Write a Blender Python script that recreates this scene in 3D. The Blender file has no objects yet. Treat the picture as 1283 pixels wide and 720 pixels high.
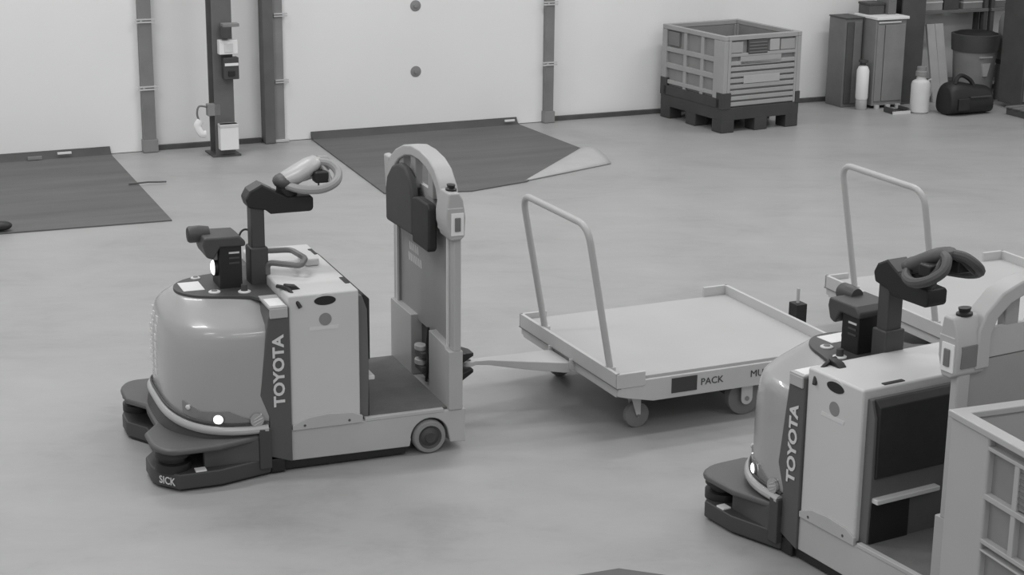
import bpy, bmesh, math, random
from mathutils import Matrix, Vector
random.seed(7)
S = bpy.context.scene
C = S.collection
pi = math.pi
cos, sin = math.cos, math.sin

# ------------------------------------------------------------------ camera
K = 0.82          # model units to metres
PITCH, ROLL, CAM_H, F_PX = 0.27747, 0.010205, 3.7743, 2236.39
cd = bpy.data.cameras.new('camera')
cd.sensor_width = 36.0
cd.lens = F_PX * 36.0 / 1283.0
cd.clip_end = 200
cam = bpy.data.objects.new('camera', cd)
C.objects.link(cam)
R0 = Vector((1, 0, 0)); U0 = Vector((0, sin(PITCH), cos(PITCH)))
r_ = cos(ROLL) * R0 + sin(ROLL) * U0
u_ = -sin(ROLL) * R0 + cos(ROLL) * U0
b_ = r_.cross(u_)
M = Matrix((r_, u_, b_)).transposed().to_4x4()
M.translation = (0, 0, CAM_H * K)
cam.matrix_world = M
S.camera = cam

# ------------------------------------------------------------------ world, lamps, exposure
S.view_settings.view_transform = 'Standard'
S.view_settings.look = 'None'
S.view_settings.gamma = 1.0
S.view_settings.use_curve_mapping = False
S.view_settings.exposure = 0.42
w = bpy.data.worlds.new('warehouse_ambient')
S.world = w
w.use_nodes = True
w.node_tree.nodes['Background'].inputs[0].default_value = (1, 1, 1, 1)
w.node_tree.nodes['Background'].inputs[1].default_value = 0.38

def ceiling_and_fill_lamp(x, y, z, sx, sy, power, rz=0.3665):
    l = bpy.data.lights.new('ceiling_and_fill_lamp', 'AREA')
    l.shape = 'RECTANGLE'; l.size = sx * K; l.size_y = sy * K; l.energy = power
    o = bpy.data.objects.new('ceiling_and_fill_lamp', l)
    o.location = (x * K, y * K, z * K); o.rotation_euler = (0, 0, rz)
    C.objects.link(o)
for (x, y, p) in ((-5.0, 9.5, 95), (2.2, 10.5, 40), (-4.5, 15.5, 85), (1.8, 15.5, 70), (7.5, 12.5, 60), (7.0, 18.5, 60),
                  (-5.0, 3.0, 45), (1.5, 2.5, 40), (7.5, 4.0, 40), (-2.5, -3.0, 45), (4.0, -3.5, 45)):  # camera-side rows, unseen fill added to brighten faces turned to the camera
    ceiling_and_fill_lamp(x, y, 7.2, 3.2, 0.6, p)

# ------------------------------------------------------------------ materials
def lin(v):
    v /= 255.0
    return v / 12.92 if v <= 0.04045 else ((v + 0.055) / 1.055) ** 2.4
def mat(name, v, rough=0.5, metal=0.0, var=0.06, scale=6.0, bump=0.0, bscale=60.0, spec=0.5, coat=0.0):
    m = bpy.data.materials.new(name); m.use_nodes = True
    nt = m.node_tree; n = nt.nodes; L = nt.links
    b = n['Principled BSDF']
    b.inputs['Roughness'].default_value = rough
    b.inputs['Metallic'].default_value = metal
    b.inputs['Specular IOR Level'].default_value = spec
    b.inputs['Coat Weight'].default_value = coat
    a = lin(v)
    tc = n.new('ShaderNodeTexCoord')
    nz = n.new('ShaderNodeTexNoise'); nz.inputs['Scale'].default_value = scale; nz.inputs['Detail'].default_value = 5
    L.new(tc.outputs['Object'], nz.inputs['Vector'])
    r = n.new('ShaderNodeValToRGB')
    lo, hi = a * (1 - var), min(1, a * (1 + var))
    r.color_ramp.elements[0].position = 0.3; r.color_ramp.elements[1].position = 0.7
    r.color_ramp.elements[0].color = (lo, lo, lo, 1); r.color_ramp.elements[1].color = (hi, hi, hi, 1)
    L.new(nz.outputs['Fac'], r.inputs['Fac']); L.new(r.outputs['Color'], b.inputs['Base Color'])
    if bump:
        n2 = n.new('ShaderNodeTexNoise'); n2.inputs['Scale'].default_value = bscale; n2.inputs['Detail'].default_value = 4
        L.new(tc.outputs['Object'], n2.inputs['Vector'])
        bp = n.new('ShaderNodeBump'); bp.inputs['Strength'].default_value = bump; bp.inputs['Distance'].default_value = 0.01
        L.new(n2.outputs['Fac'], bp.inputs['Height']); L.new(bp.outputs['Normal'], b.inputs['Normal'])
    return m
def stretch(m, sx, sy):
    nt = m.node_tree
    mp = nt.nodes.new('ShaderNodeMapping'); mp.inputs['Scale'].default_value = (sx, sy, 1)
    tc = next(n for n in nt.nodes if n.type == 'TEX_COORD'); nz = next(n for n in nt.nodes if n.type == 'TEX_NOISE')
    nt.links.new(tc.outputs['Object'], mp.inputs['Vector']); nt.links.new(mp.outputs['Vector'], nz.inputs['Vector'])
def emit(name, v, strength):
    m = bpy.data.materials.new(name); m.use_nodes = True
    b = m.node_tree.nodes['Principled BSDF']
    b.inputs['Base Color'].default_value = (lin(v),) * 3 + (1,)
    b.inputs['Emission Color'].default_value = (1, 1, 1, 1)
    b.inputs['Emission Strength'].default_value = strength
    return m

def floor_material():
    m = bpy.data.materials.new('polished_concrete'); m.use_nodes = True
    nt = m.node_tree; n = nt.nodes; L = nt.links; b = n['Principled BSDF']
    tc = n.new('ShaderNodeTexCoord')
    def noise(scale, detail, rough=0.6, sx=1, sy=1):
        mp = n.new('ShaderNodeMapping'); mp.inputs['Scale'].default_value = (sx, sy, 1)
        mp.inputs['Rotation'].default_value = (0, 0, -0.35)
        L.new(tc.outputs['Object'], mp.inputs['Vector'])
        z = n.new('ShaderNodeTexNoise'); z.inputs['Scale'].default_value = scale; z.inputs['Detail'].default_value = detail
        z.inputs['Roughness'].default_value = rough; z.inputs['Distortion'].default_value = 0.6
        L.new(mp.outputs['Vector'], z.inputs['Vector'])
        return z
    z1 = noise(0.9, 6); z2 = noise(2.8, 8, 0.65, 0.55, 1.5); z3 = noise(14, 6, 0.7)
    def madd(a, k, c):
        q = n.new('ShaderNodeMath'); q.operation = 'MULTIPLY_ADD'
        L.new(a, q.inputs[0]); q.inputs[1].default_value = k
        if isinstance(c, float): q.inputs[2].default_value = c
        else: L.new(c, q.inputs[2])
        return q.outputs[0]
    s = madd(z1.outputs['Fac'], 0.55, 0.0)
    s = madd(z2.outputs['Fac'], 0.38, s)
    s = madd(z3.outputs['Fac'], 0.12, s)
    r = n.new('ShaderNodeValToRGB'); cr = r.color_ramp
    base = lin(157)
    cr.elements[0].position = 0.36; cr.elements[0].color = (base * .80,) * 3 + (1,)
    cr.elements[1].position = 0.70; cr.elements[1].color = (base * 1.10,) * 3 + (1,)
    e = cr.elements.new(0.50); e.color = (base * 0.97,) * 3 + (1,)
    L.new(s, r.inputs['Fac']); L.new(r.outputs['Color'], b.inputs['Base Color'])
    b.inputs['Roughness'].default_value = 0.42
    b.inputs['Specular IOR Level'].default_value = 0.4
    return m

MT = dict(
    floor=floor_material(),
    wall=mat('painted_wall', 233, 0.7, var=0.03, scale=1.2),
    door=mat('white_door_skin', 232, 0.55, var=0.02, scale=1.0),
    track=mat('galvanised_track', 132, 0.45, 0.3, var=0.12, scale=4),
    steel_dark=mat('dark_painted_steel', 98, 0.55, var=0.12, scale=5),
    clip=mat('bright_zinc', 205, 0.35, 0.3, var=0.05),
    seal=mat('black_rubber_seal', 80, 0.8, var=0.15, scale=8),
    rubber=mat('dark_rubber_mat', 93, 0.75, var=0.16, scale=2.2, bump=0.15, bscale=40),
    rubber_lip=mat('mat_lip_rubber', 76, 0.8, var=0.12, scale=4),
    pale_rubber=mat('pale_mat_rubber', 172, 0.7, var=0.06, scale=5),  # curled mat corner, paler than the sheet
    body=mat('grey_body_paint', 159, 0.27, var=0.02, scale=2, coat=0.45),
    rim=mat('pale_rim', 172, 0.35, var=0.03),
    box=mat('light_grey_paint', 198, 0.45, var=0.025, scale=3),
    chassis=mat('chassis_paint', 180, 0.45, var=0.04, scale=4),
    op_panel=mat('operator_panel_paint', 98, 0.5, var=0.05),
    panel=mat('dark_panel_paint', 84, 0.4, var=0.03),
    black=mat('black_plastic', 30, 0.5, var=0.1),
    black_soft=mat('black_pad', 36, 0.62, var=0.15, scale=20),
    charcoal=mat('charcoal_plastic', 68, 0.5, var=0.06),
    bumper=mat('bumper_plastic', 64, 0.5, var=0.05),
    bumper_top=mat('bumper_top', 86, 0.5, var=0.05),
    deckmat=mat('deck_rubber', 104, 0.75, var=0.16, scale=7, bump=0.2),
    back=mat('backrest_sheet', 148, 0.5, var=0.05, scale=4),
    frame=mat('backrest_frame_paint', 172, 0.42, var=0.03, scale=4),
    pad=mat('backrest_pad', 66, 0.7, var=0.07, scale=8),
    tyre=mat('grey_tyre', 138, 0.7, var=0.1, scale=10),
    hub=mat('wheel_hub', 66, 0.5, var=0.1),
    white=mat('white_print', 228, 0.5, var=0.02),
    letter=mat('light_grey_lettering', 208, 0.5, var=0.02),
    darkletter=mat('dark_lettering', 62, 0.6, var=0.1),
    glass=mat('lens_glass', 124, 0.12, var=0.02, coat=0.5),
    lamp=emit('lit_lamp', 240, 1.6),
    grip=mat('grip_grey', 150, 0.45, var=0.04),
    deck=mat('cart_deck', 175, 0.5, var=0.03, scale=3),
    cartframe=mat('cart_frame_paint', 189, 0.5, var=0.04, scale=4),
    tube=mat('cart_handle_tube', 178, 0.38, var=0.03),
    castor=mat('castor_tread', 120, 0.7, var=0.08),
    zinc=mat('castor_fork', 196, 0.4, 0.2, var=0.06),
    crate=mat('crate_plastic', 158, 0.6, var=0.06, scale=4),
    crate_gap=mat('crate_recess', 134, 0.65, var=0.06),
    crate_base=mat('crate_base_plastic', 62, 0.6, var=0.12, scale=5),
    bin=mat('bin_plastic', 170, 0.55, var=0.03, scale=4),
    grey1=mat('grey_cabinet', 132, 0.5, var=0.08),
    grey2=mat('mid_grey', 112, 0.55, var=0.1),
    grey3=mat('dark_grey', 78, 0.6, var=0.12),
    cardboard=mat('cardboard', 150, 0.8, var=0.08),
    jug=mat('pale_plastic', 205, 0.4, var=0.06),
    wood=mat('pale_board', 168, 0.6, var=0.08),
)
stretch(MT['rubber'], 0.35, 2.6)

# ------------------------------------------------------------------ mesh helpers
class MB:
    ys = 1.0                 # widening of the parts being built
    sc = (1.0, 1.0, 1.0)
    dz = 0.0
    def __init__(s): s.v = []; s.f = []
    def add(s, vs, fs):
        k = len(s.v); s.v += [tuple(p) for p in vs]; s.f += [tuple(i + k for i in q) for q in fs]; return s
    def box(s, x0, x1, y0, y1, z0, z1):
        v = [(x, y, z) for x in (x0, x1) for y in (y0, y1) for z in (z0, z1)]
        return s.add(v, [(0, 1, 3, 2), (4, 6, 7, 5), (0, 4, 5, 1), (2, 3, 7, 6), (0, 2, 6, 4), (1, 5, 7, 3)])
    def prism(s, poly, axis, lo, hi):
        def P(p, t):
            return {'x': (t, p[0], p[1]), 'y': (p[0], t, p[1]), 'z': (p[0], p[1], t)}[axis]
        n = len(poly)
        v = [P(p, lo) for p in poly] + [P(p, hi) for p in poly]
        f = [tuple(range(n)), tuple(range(2 * n - 1, n - 1, -1))] + [(i, (i + 1) % n, n + (i + 1) % n, n + i) for i in range(n)]
        return s.add(v, f)
    def loft(s, rings, caps=True):
        n = len(rings[0]); k = len(rings); v = [p for r in rings for p in r]
        f = [(j * n + i, j * n + (i + 1) % n, (j + 1) * n + (i + 1) % n, (j + 1) * n + i) for j in range(k - 1) for i in range(n)]
        if caps: f += [tuple(range(n)), tuple(range(k * n - 1, (k - 1) * n - 1, -1))]
        return s.add(v, f)
    def cyl(s, c, r, h, axis='z', n=24, r2=None):
        r2 = r if r2 is None else r2
        def ring(rr, t):
            o = []
            for i in range(n):
                a = 2 * pi * i / n; p, q = rr * cos(a), rr * sin(a)
                o.append({'z': (c[0] + p, c[1] + q, c[2] + t), 'x': (c[0] + t, c[1] + p, c[2] + q), 'y': (c[0] + p, c[1] + t, c[2] + q)}[axis])
            return o
        return s.loft([ring(r, 0), ring(r2, h)])
    def lathe(s, prof, c=(0, 0, 0), axis='z', n=24, ring=False):
        rs = []
        if ring: prof = list(prof) + [prof[0]]
        for (rr, t) in prof:
            o = []
            for i in range(n):
                a = 2 * pi * i / n; p, q = rr * cos(a), rr * sin(a)
                o.append({'z': (c[0] + p, c[1] + q, c[2] + t), 'x': (c[0] + t, c[1] + p, c[2] + q), 'y': (c[0] + p, c[1] + t, c[2] + q)}[axis])
            rs.append(o)
        return s.loft(rs, caps=not ring)
    def tube(s, path, r, n=10, closed=False, sy=1.0):
        P = [Vector(p) for p in path]; k = len(P); rings = []; up = None
        for i in range(k):
            if closed: t = P[(i + 1) % k] - P[i - 1]
            else: t = P[min(i + 1, k - 1)] - P[max(i - 1, 0)]
            t.normalize()
            if up is None:
                up = Vector((0, 0, 1)) if abs(t.z) < 0.9 else Vector((0, 1, 0))
            a = (up - up.dot(t) * t).normalized(); bb = t.cross(a); up = a
            rings.append([tuple(P[i] + r * cos(2 * pi * j / n) * a + r * sy * sin(2 * pi * j / n) * bb) for j in range(n)])
        if closed:
            rings.append(rings[0]); return s.loft(rings, caps=False)
        return s.loft(rings)
    def ellipsoid(s, c, rx, ry, rz, n=20, m=12):
        rs = []
        for j in range(m + 1):
            ph = -pi / 2 + pi * j / m
            k = max(cos(ph), 0.02)
            rs.append([(c[0] + rx * k * cos(2 * pi * i / n), c[1] + ry * k * sin(2 * pi * i / n), c[2] + rz * sin(ph)) for i in range(n)])
        return s.loft(rs)
    def build(s, name, m, parent=None, bevel=0.0, seg=2, ang=35):
        me = bpy.data.meshes.new(name); bm = bmesh.new()
        vs = [bm.verts.new((p[0] * MB.sc[0], p[1] * MB.sc[1] * MB.ys, p[2] * MB.sc[2] + MB.dz)) for p in s.v]
        for q in s.f:
            try: bm.faces.new([vs[i] for i in q])
            except ValueError: pass
        bmesh.ops.remove_doubles(bm, verts=bm.verts, dist=1e-5)
        bmesh.ops.recalc_face_normals(bm, faces=bm.faces)
        bm.to_mesh(me); bm.free()
        for p in me.polygons: p.use_smooth = True
        me.set_sharp_from_angle(angle=math.radians(ang))
        me.materials.append(MT[m] if isinstance(m, str) else m)
        o = bpy.data.objects.new(name, me); C.objects.link(o)
        if parent: o.parent = parent
        if bevel:
            b = o.modifiers.new('bevel', 'BEVEL'); b.width = bevel; b.segments = seg
            b.limit_method = 'ANGLE'; b.angle_limit = math.radians(40); b.harden_normals = True
        return o
def bx(*a): return MB().box(*a)
def arc(cx, cy, r, a0, a1, n, ry=None):
    ry = r if ry is None else ry
    return [(cx + r * cos(math.radians(a0 + (a1 - a0) * i / n)), cy + ry * sin(math.radians(a0 + (a1 - a0) * i / n))) for i in range(n + 1)]
def rrect(x0, x1, y0, y1, r, n=5):
    return arc(x1 - r, y1 - r, r, 0, 90, n) + arc(x0 + r, y1 - r, r, 90, 180, n) + arc(x0 + r, y0 + r, r, 180, 270, n) + arc(x1 - r, y0 + r, r, 270, 360, n)
def smooth_path(pts, n=6, closed=False):
    P = [Vector(p) for p in pts]; k = len(P); out = []
    rng = range(k) if closed else range(k - 1)
    for i in rng:
        p0 = P[i - 1] if (closed or i > 0) else P[0]
        p1 = P[i]; p2 = P[(i + 1) % k]; p3 = P[(i + 2) % k] if (closed or i + 2 < k) else P[-1]
        for j in range(n):
            t = j / n
            out.append(0.5 * ((2 * p1) + (p2 - p0) * t + (2 * p0 - 5 * p1 + 4 * p2 - p3) * t * t + (3 * p1 - p0 - 3 * p2 + p3) * t ** 3))
    if not closed: out.append(P[-1])
    return out
def fillet(pts, r, n=6):
    P = [Vector(p) for p in pts]; out = [P[0]]
    for i in range(1, len(P) - 1):
        a = (P[i - 1] - P[i]).normalized(); b = (P[i + 1] - P[i]).normalized()
        for j in range(n + 1):
            t = j / n
            out.append((1 - t) ** 2 * (P[i] + a * r) + 2 * t * (1 - t) * P[i] + t * t * (P[i] + b * r))
    return out + [P[-1]]

def tag(o, label=None, cat=None, group=None, kind=None):
    if label: o['label'] = label
    if cat: o['category'] = cat
    if group: o['group'] = group
    if kind: o['kind'] = kind
    return o
def thing(name, loc, rz, label, cat, group=None):
    o = bpy.data.objects.new(name, None); C.objects.link(o)
    o.empty_display_size = 0.2
    o.location = loc; o.rotation_euler = (0, 0, rz)
    return tag(o, label, cat, group)
def copy_tree(o, parent=None):
    c = o.copy(); C.objects.link(c); c.parent = parent
    for ch in list(o.children): copy_tree(ch, c)
    return c
def text(body, name, m, parent, origin, xd, yd, length, height, depth=0.002, fat=0.02):
    cu = bpy.data.curves.new('t', 'FONT'); cu.body = body; cu.size = 1; cu.extrude = 0.5; cu.offset = fat
    cu.resolution_u = 3
    t = bpy.data.objects.new('t', cu); C.objects.link(t)
    dg = bpy.context.evaluated_depsgraph_get(); dg.update()
    me = bpy.data.meshes.new_from_object(t.evaluated_get(dg))
    bpy.data.objects.remove(t); bpy.data.curves.remove(cu)
    xs = [v.co.x for v in me.vertices]; ys = [v.co.y for v in me.vertices]
    x0, x1, y0, y1 = min(xs), max(xs), min(ys), max(ys)
    X = Vector(xd).normalized(); Y = Vector(yd).normalized(); N = X.cross(Y)
    O = Vector(origin)
    for v in me.vertices:
        c = v.co.copy()
        v.co = O + X * ((c.x - x0) / (x1 - x0) * length) + Y * ((c.y - y0) / (y1 - y0) * height) + N * (depth * (c.z + 0.5))
    me.materials.clear(); me.materials.append(MT[m]); me.name = name
    o = bpy.data.objects.new(name, me); C.objects.link(o); o.parent = parent
    return o

# ------------------------------------------------------------------ the setting (frame of the back wall: a along it, b into it)
WY, WYAW = 20.0437, 0.4249
WSX, WSY, WSZ = 1.135, 1.28, 1.115
def wf(a, b, z=0.0):
    a, b, z = a * WSX, b * WSY, z * WSZ
    return (cos(WYAW) * a - sin(WYAW) * b, WY + sin(WYAW) * a + cos(WYAW) * b, z)
def on_wall(o, a, b, z=0.0, rz=0.0):
    o.location = wf(a, b, z); o.rotation_euler = (0, 0, WYAW + rz); return o

o = MB().box(-18, 26, -6, 32, -0.2, 0).build('floor', 'floor'); tag(o, 'grey polished concrete warehouse floor', kind='structure')
MB.sc = (WSX, WSY, WSZ)
o = MB().box(-12, 24, 0.03, 0.25, 0, 4.2).build('wall_back', 'wall'); on_wall(o, 0, 0); tag(o, 'pale painted back wall of the warehouse', kind='structure')
def door(name, a0, a1, label):
    root = thing(name, wf(a0, 0), WYAW, label, None); root['kind'] = 'structure'
    W = a1 - a0
    bx(0, W, -0.015, 0.028, 0.004, 3.6).build('door_leaf', 'door', root, bevel=0.004)
    return root
d1 = door('door_1', -7.4, -3.74, 'pale overhead dock door behind the dark mat without a curled corner')
d2 = door('door_2', -2.39, 0.31, 'pale overhead dock door with two round latch marks')
for z in (0.60, 1.245):
    l = MB().lathe([(0.001, -0.012), (0.018, -0.012), (0.02, -0.004), (0.05, -0.001), (0.055, 0.0)], (1.335, -0.017, z), 'y', 20).build('latch', 'grey1', d2)

def track(name, a, w1, m, label, clips, base=True):
    root = thing(name, wf(a, 0), WYAW, label, None); root['kind'] = 'structure'
    MB().prism([(0, 0.028), (0, -0.07), (w1, -0.07), (w1, -0.055), (0.018, -0.055), (0.018, 0.028)], 'z', 0.004, 3.7).build('track_angle', m, root, bevel=0.003)
    for z in clips:
        c = MB().box(-0.03, w1 + 0.03, -0.082, -0.066, z, z + 0.014).box(-0.03, w1 + 0.03, -0.082, -0.066, z + 0.026, z + 0.038).box(0.01, 0.03, -0.076, -0.066, z + 0.01, z + 0.03)
        c.build('hinge_bracket', 'clip', root)
    if base: bx(-0.012, w1 + 0.012, -0.084, 0.02, 0.004, 0.12).build('foot_sleeve', 'grey1', root, bevel=0.004)
track('trim_1', -3.74, 0.115, 'track', 'grey steel track at the edge of the dock door with the flat mat', (0.585, 1.205, 1.82))
root = thing('trim_2', wf(-2.60, 0), WYAW, 'dark steel jamb with pale track beside the latched dock door', None); root['kind'] = 'structure'
bx(0, 0.10, -0.09, 0.028, 0.004, 3.7).build('jamb', 'steel_dark', root, bevel=0.005)
bx(0.10, 0.205, -0.05, 0.028, 0.004, 3.7).build('track_angle', 'grey1', root, bevel=0.004)
for z in (0.575, 1.205, 1.82):
    MB().box(0.12, 0.25, -0.064, -0.046, z, z + 0.012).box(0.12, 0.25, -0.064, -0.046, z + 0.022, z + 0.034).build('hinge_bracket', 'clip', root)
bx(0.09, 0.24, -0.065, 0.02, 0.004, 0.03).build('foot_sleeve', 'clip', root, bevel=0.003)
track('trim_3', 0.31, 0.09, 'track', 'grey steel track between the latched dock door and plain wall', (0.59, 1.2, 1.82))
for i, (a0, a1) in enumerate(((-3.62, -2.61), (0.41, 24.0))):
    o = bx(0, a1 - a0, -0.01, 0.03, 0, 0.045).build('baseboard_back' if i == 0 else 'baseboard_right', 'seal'); on_wall(o, a0, 0)
    tag(o, 'dark rubber strip along the foot of the wall', kind='structure')

# steel column in front of the wall and what hangs on it
col = thing('steel_column', wf(-3.085, -0.33), WYAW, 'dark steel column between the two dock doors', 'column')
MB().prism([(-.09, -.09), (.09, -.09), (.09, -.075), (.01, -.075), (.01, .075), (.09, .075), (.09, .09), (-.09, .09), (-.09, .075), (-.01, .075), (-.01, -.075), (-.09, -.075)], 'z', 0.015, 4.0).build('shaft', 'steel_dark', col)
bx(-.13, .13, -.13, .13, 0, .015).build('base_plate', 'grey3', col)
def wall_thing(name, a, b, z, label, cat):
    return thing(name, wf(a, b, z), WYAW, label, cat)
t = wall_thing('switch_box', -3.05, -0.43, 0.95, 'white switch box high on the dark steel column', 'switch box')
bx(-.085, .085, -.06, .008, 0, .13).build('housing', 'white', t, bevel=.006); bx(-.04, .04, -.066, -.058, .02, .1).build('cover', 'letter', t, bevel=.003)
t = wall_thing('warning_beacon', -3.07, -0.43, 1.10, 'small dark beacon above the white switch box on the column', 'beacon')
MB().cyl((0, -.05, 0), .05, .1, 'z', 18).build('body', 'charcoal', t, bevel=.005); bx(-.03, .12, -.075, .008, .10, .13).build('cap', 'grey1', t, bevel=.004); bx(-.015, .015, -.05, .008, .0, .03).build('bracket', 'steel_dark', t)
t = wall_thing('push_button_station', -3.03, -0.43, 0.72, 'dark push button station with pale strip under the white switch box', 'button station')
bx(-.07, .07, -.06, .008, 0, .2).build('housing', 'charcoal', t, bevel=.006); bx(-.06, .065, -.064, -.055, .125, .15).build('pale_strip', 'white', t); bx(-.03, .03, -.07, -.056, .03, .08).build('button', 'black', t, bevel=.006)
t = wall_thing('foot_box', -3.07, -0.43, 0.07, 'white box low on the dark steel column', 'box')
bx(-.085, .085, -.07, .008, 0, .24).build('housing', 'white', t, bevel=.006); bx(-.088, .088, -.073, .0, .21, .24).build('lid', 'jug', t, bevel=.004)
t = wall_thing('cable_hook', -3.19, -0.36, 0.38, 'pale hook with a dangling rag beside the column', 'hook')
bx(-.05, .07, -.06, .0, .0, .11).build('bracket', 'grey1', t, bevel=.005)
MB().tube(smooth_path([(-.04, -.03, .08), (-.12, -.03, .09), (-.14, -.03, .02), (-.12, -.03, -.05)]), .009, 8).build('hook_wire', 'grey2', t)
MB().tube(smooth_path([(-.11, -.03, -.04), (-.14, -.03, -.09), (-.11, -.035, -.16), (-.07, -.03, -.17)]), .035, 10, sy=.6).build('rag', 'white', t)

# mats in front of the dock doors
MB.sc = (1, 1, 1)
def mat_obj(name, poly, label, lip, holes=()):
    root = thing(name, wf(0, 0), WYAW, label, 'floor mat')
    MB().prism(poly, 'z', 0.0, 0.014).build('sheet', 'rubber', root, bevel=.004)
    a0, a1 = lip
    MB().prism([(-.115, .014), (-.04, .014), (-.022, .075), (-.03, .085), (-.07, .03)], 'x', a0, a1).build('upturned_lip', 'rubber_lip', root)
    return root
m1 = mat_obj('dock_mat', [(-7.9, -.03), (-4.59, -.03), (-4.70, -3.11), (-6.11, -3.04), (-7.9, -2.95)], 'dark rubber mat lying flat before the dock door without latches', (-7.9, -4.59))
bx(-5.14, -5.00, -.12, -.10, .055, .075).build('pale_tag', 'white', m1); bx(-5.44, -5.30, -.125, -.10, .02, .05).build('dull_tag', 'grey1', m1)
m2 = mat_obj('dock_mat', [(-2.42, -.03), (.02, -.03), (.075, -1.57), (-1.13, -2.83), (-1.80, -3.02), (-2.60, -2.81)], 'dark rubber mat with a pale curled corner before the latched dock door', (-2.42, .02))
bx(-.16, -.04, -.12, -.10, .055, .075).build('pale_tag', 'white', m2)
# curled corner: a curved sheet rising off the fold line
fl = MB(); rings_t = []
A = Vector((-1.15, -2.81, .012)); B = Vector((.075, -1.57, .012)); Cc = Vector((.02, -2.38, .0))
rows = 9; cols = 12; vs = []; fs = []
for i in range(rows + 1):
    u = i / rows
    for j in range(cols + 1):
        t_ = j / cols
        base = A.lerp(B, t_); end = A.lerp(Cc, t_)
        p = base.lerp(end, u); p.z = .014 + .075 * t_ * sin(pi * u) ** 0.8
        vs.append(p)
for i in range(rows):
    for j in range(cols):
        k = i * (cols + 1) + j; fs.append((k, k + 1, k + cols + 2, k + cols + 1))
o = fl.add(vs, fs).build('curled_corner', 'pale_rubber', m2); sm = o.modifiers.new('thickness', 'SOLIDIFY'); sm.thickness = .012
o = MB().tube([(-.19, .0, .012), (0, .006, .016), (.10, .0, .01), (.17, -.004, .008)], .008, 8).build('loose_strap', 'grey3')
on_wall(o, -4.56 / WSX, -1.62 / WSY, 0.014); tag(o, 'thin dark strap lying across the flat mat edge', 'strap')
o = MB().ellipsoid((0, 0, .046), .09, .06, .042, 14, 8).build('rubber_stop', 'black'); on_wall(o, -6.14 / WSX, -2.98 / WSY, 0.013); tag(o, 'small black lump on the near corner of the flat mat', 'rubber stop')
o = MB().prism([(0.0, 0.0), (-.9, -.36), (-.55, -1.2), (.5, -1.2), (.95, -.30)], 'z', 0, .012).build('floor_plate', 'rubber', bevel=.003)
o.location = (.544, 8.147, 0); tag(o, 'corner of a dark mat on the open floor by the second tractor', 'floor mat')

# ------------------------------------------------------------------ tow tractor (x rearwards, y to the far side, z up)
HW = 0.385            # half width before widening
YW = 1.403           # widening of the body
def outline(xr, xf, hw, n=3.2, k=28, taper=0.06):
    pts = []
    for i in range(k + 1):
        t = -pi / 2 + pi * i / k
        c, s_ = cos(t), sin(t)
        fw = abs(c) ** (2 / n)
        pts.append((xr - (xr - xf) * fw, hw * (1 - taper * fw * fw) * (1 if s_ >= 0 else -1) * abs(s_) ** (2 / n)))
    return pts
def front_x(y, xr, xf, hw, n=3.2):
    best = None
    for p in outline(xr, xf, hw, n, 120):
        if best is None or abs(p[1] - y) < abs(best[1] - y): best = p
    return best[0]
FAIR = [(.25, -1.565, .385), (.36, -1.575, .392), (.55, -1.575, .393), (.70, -1.572, .390), (.80, -1.558, .384), (.845, -1.545, .374), (.868, -1.535, .352), (.90, -1.515, .298), (.935, -1.485, .235), (.957, -1.465, .19), (.962, -1.455, .175)]
def fair_at(z):
    for (z0, f0, w0), (z1, f1, w1) in zip(FAIR, FAIR[1:]):
        if z0 <= z <= z1:
            t = (z - z0) / (z1 - z0); return f0 + (f1 - f0) * t, w0 + (w1 - w0) * t
    return FAIR[-1][1:]
def fair_point(z, y, out=0.0):
    xf, hw = fair_at(z); return (front_x(y, -1.03, xf, hw) - out, y, z)

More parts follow.
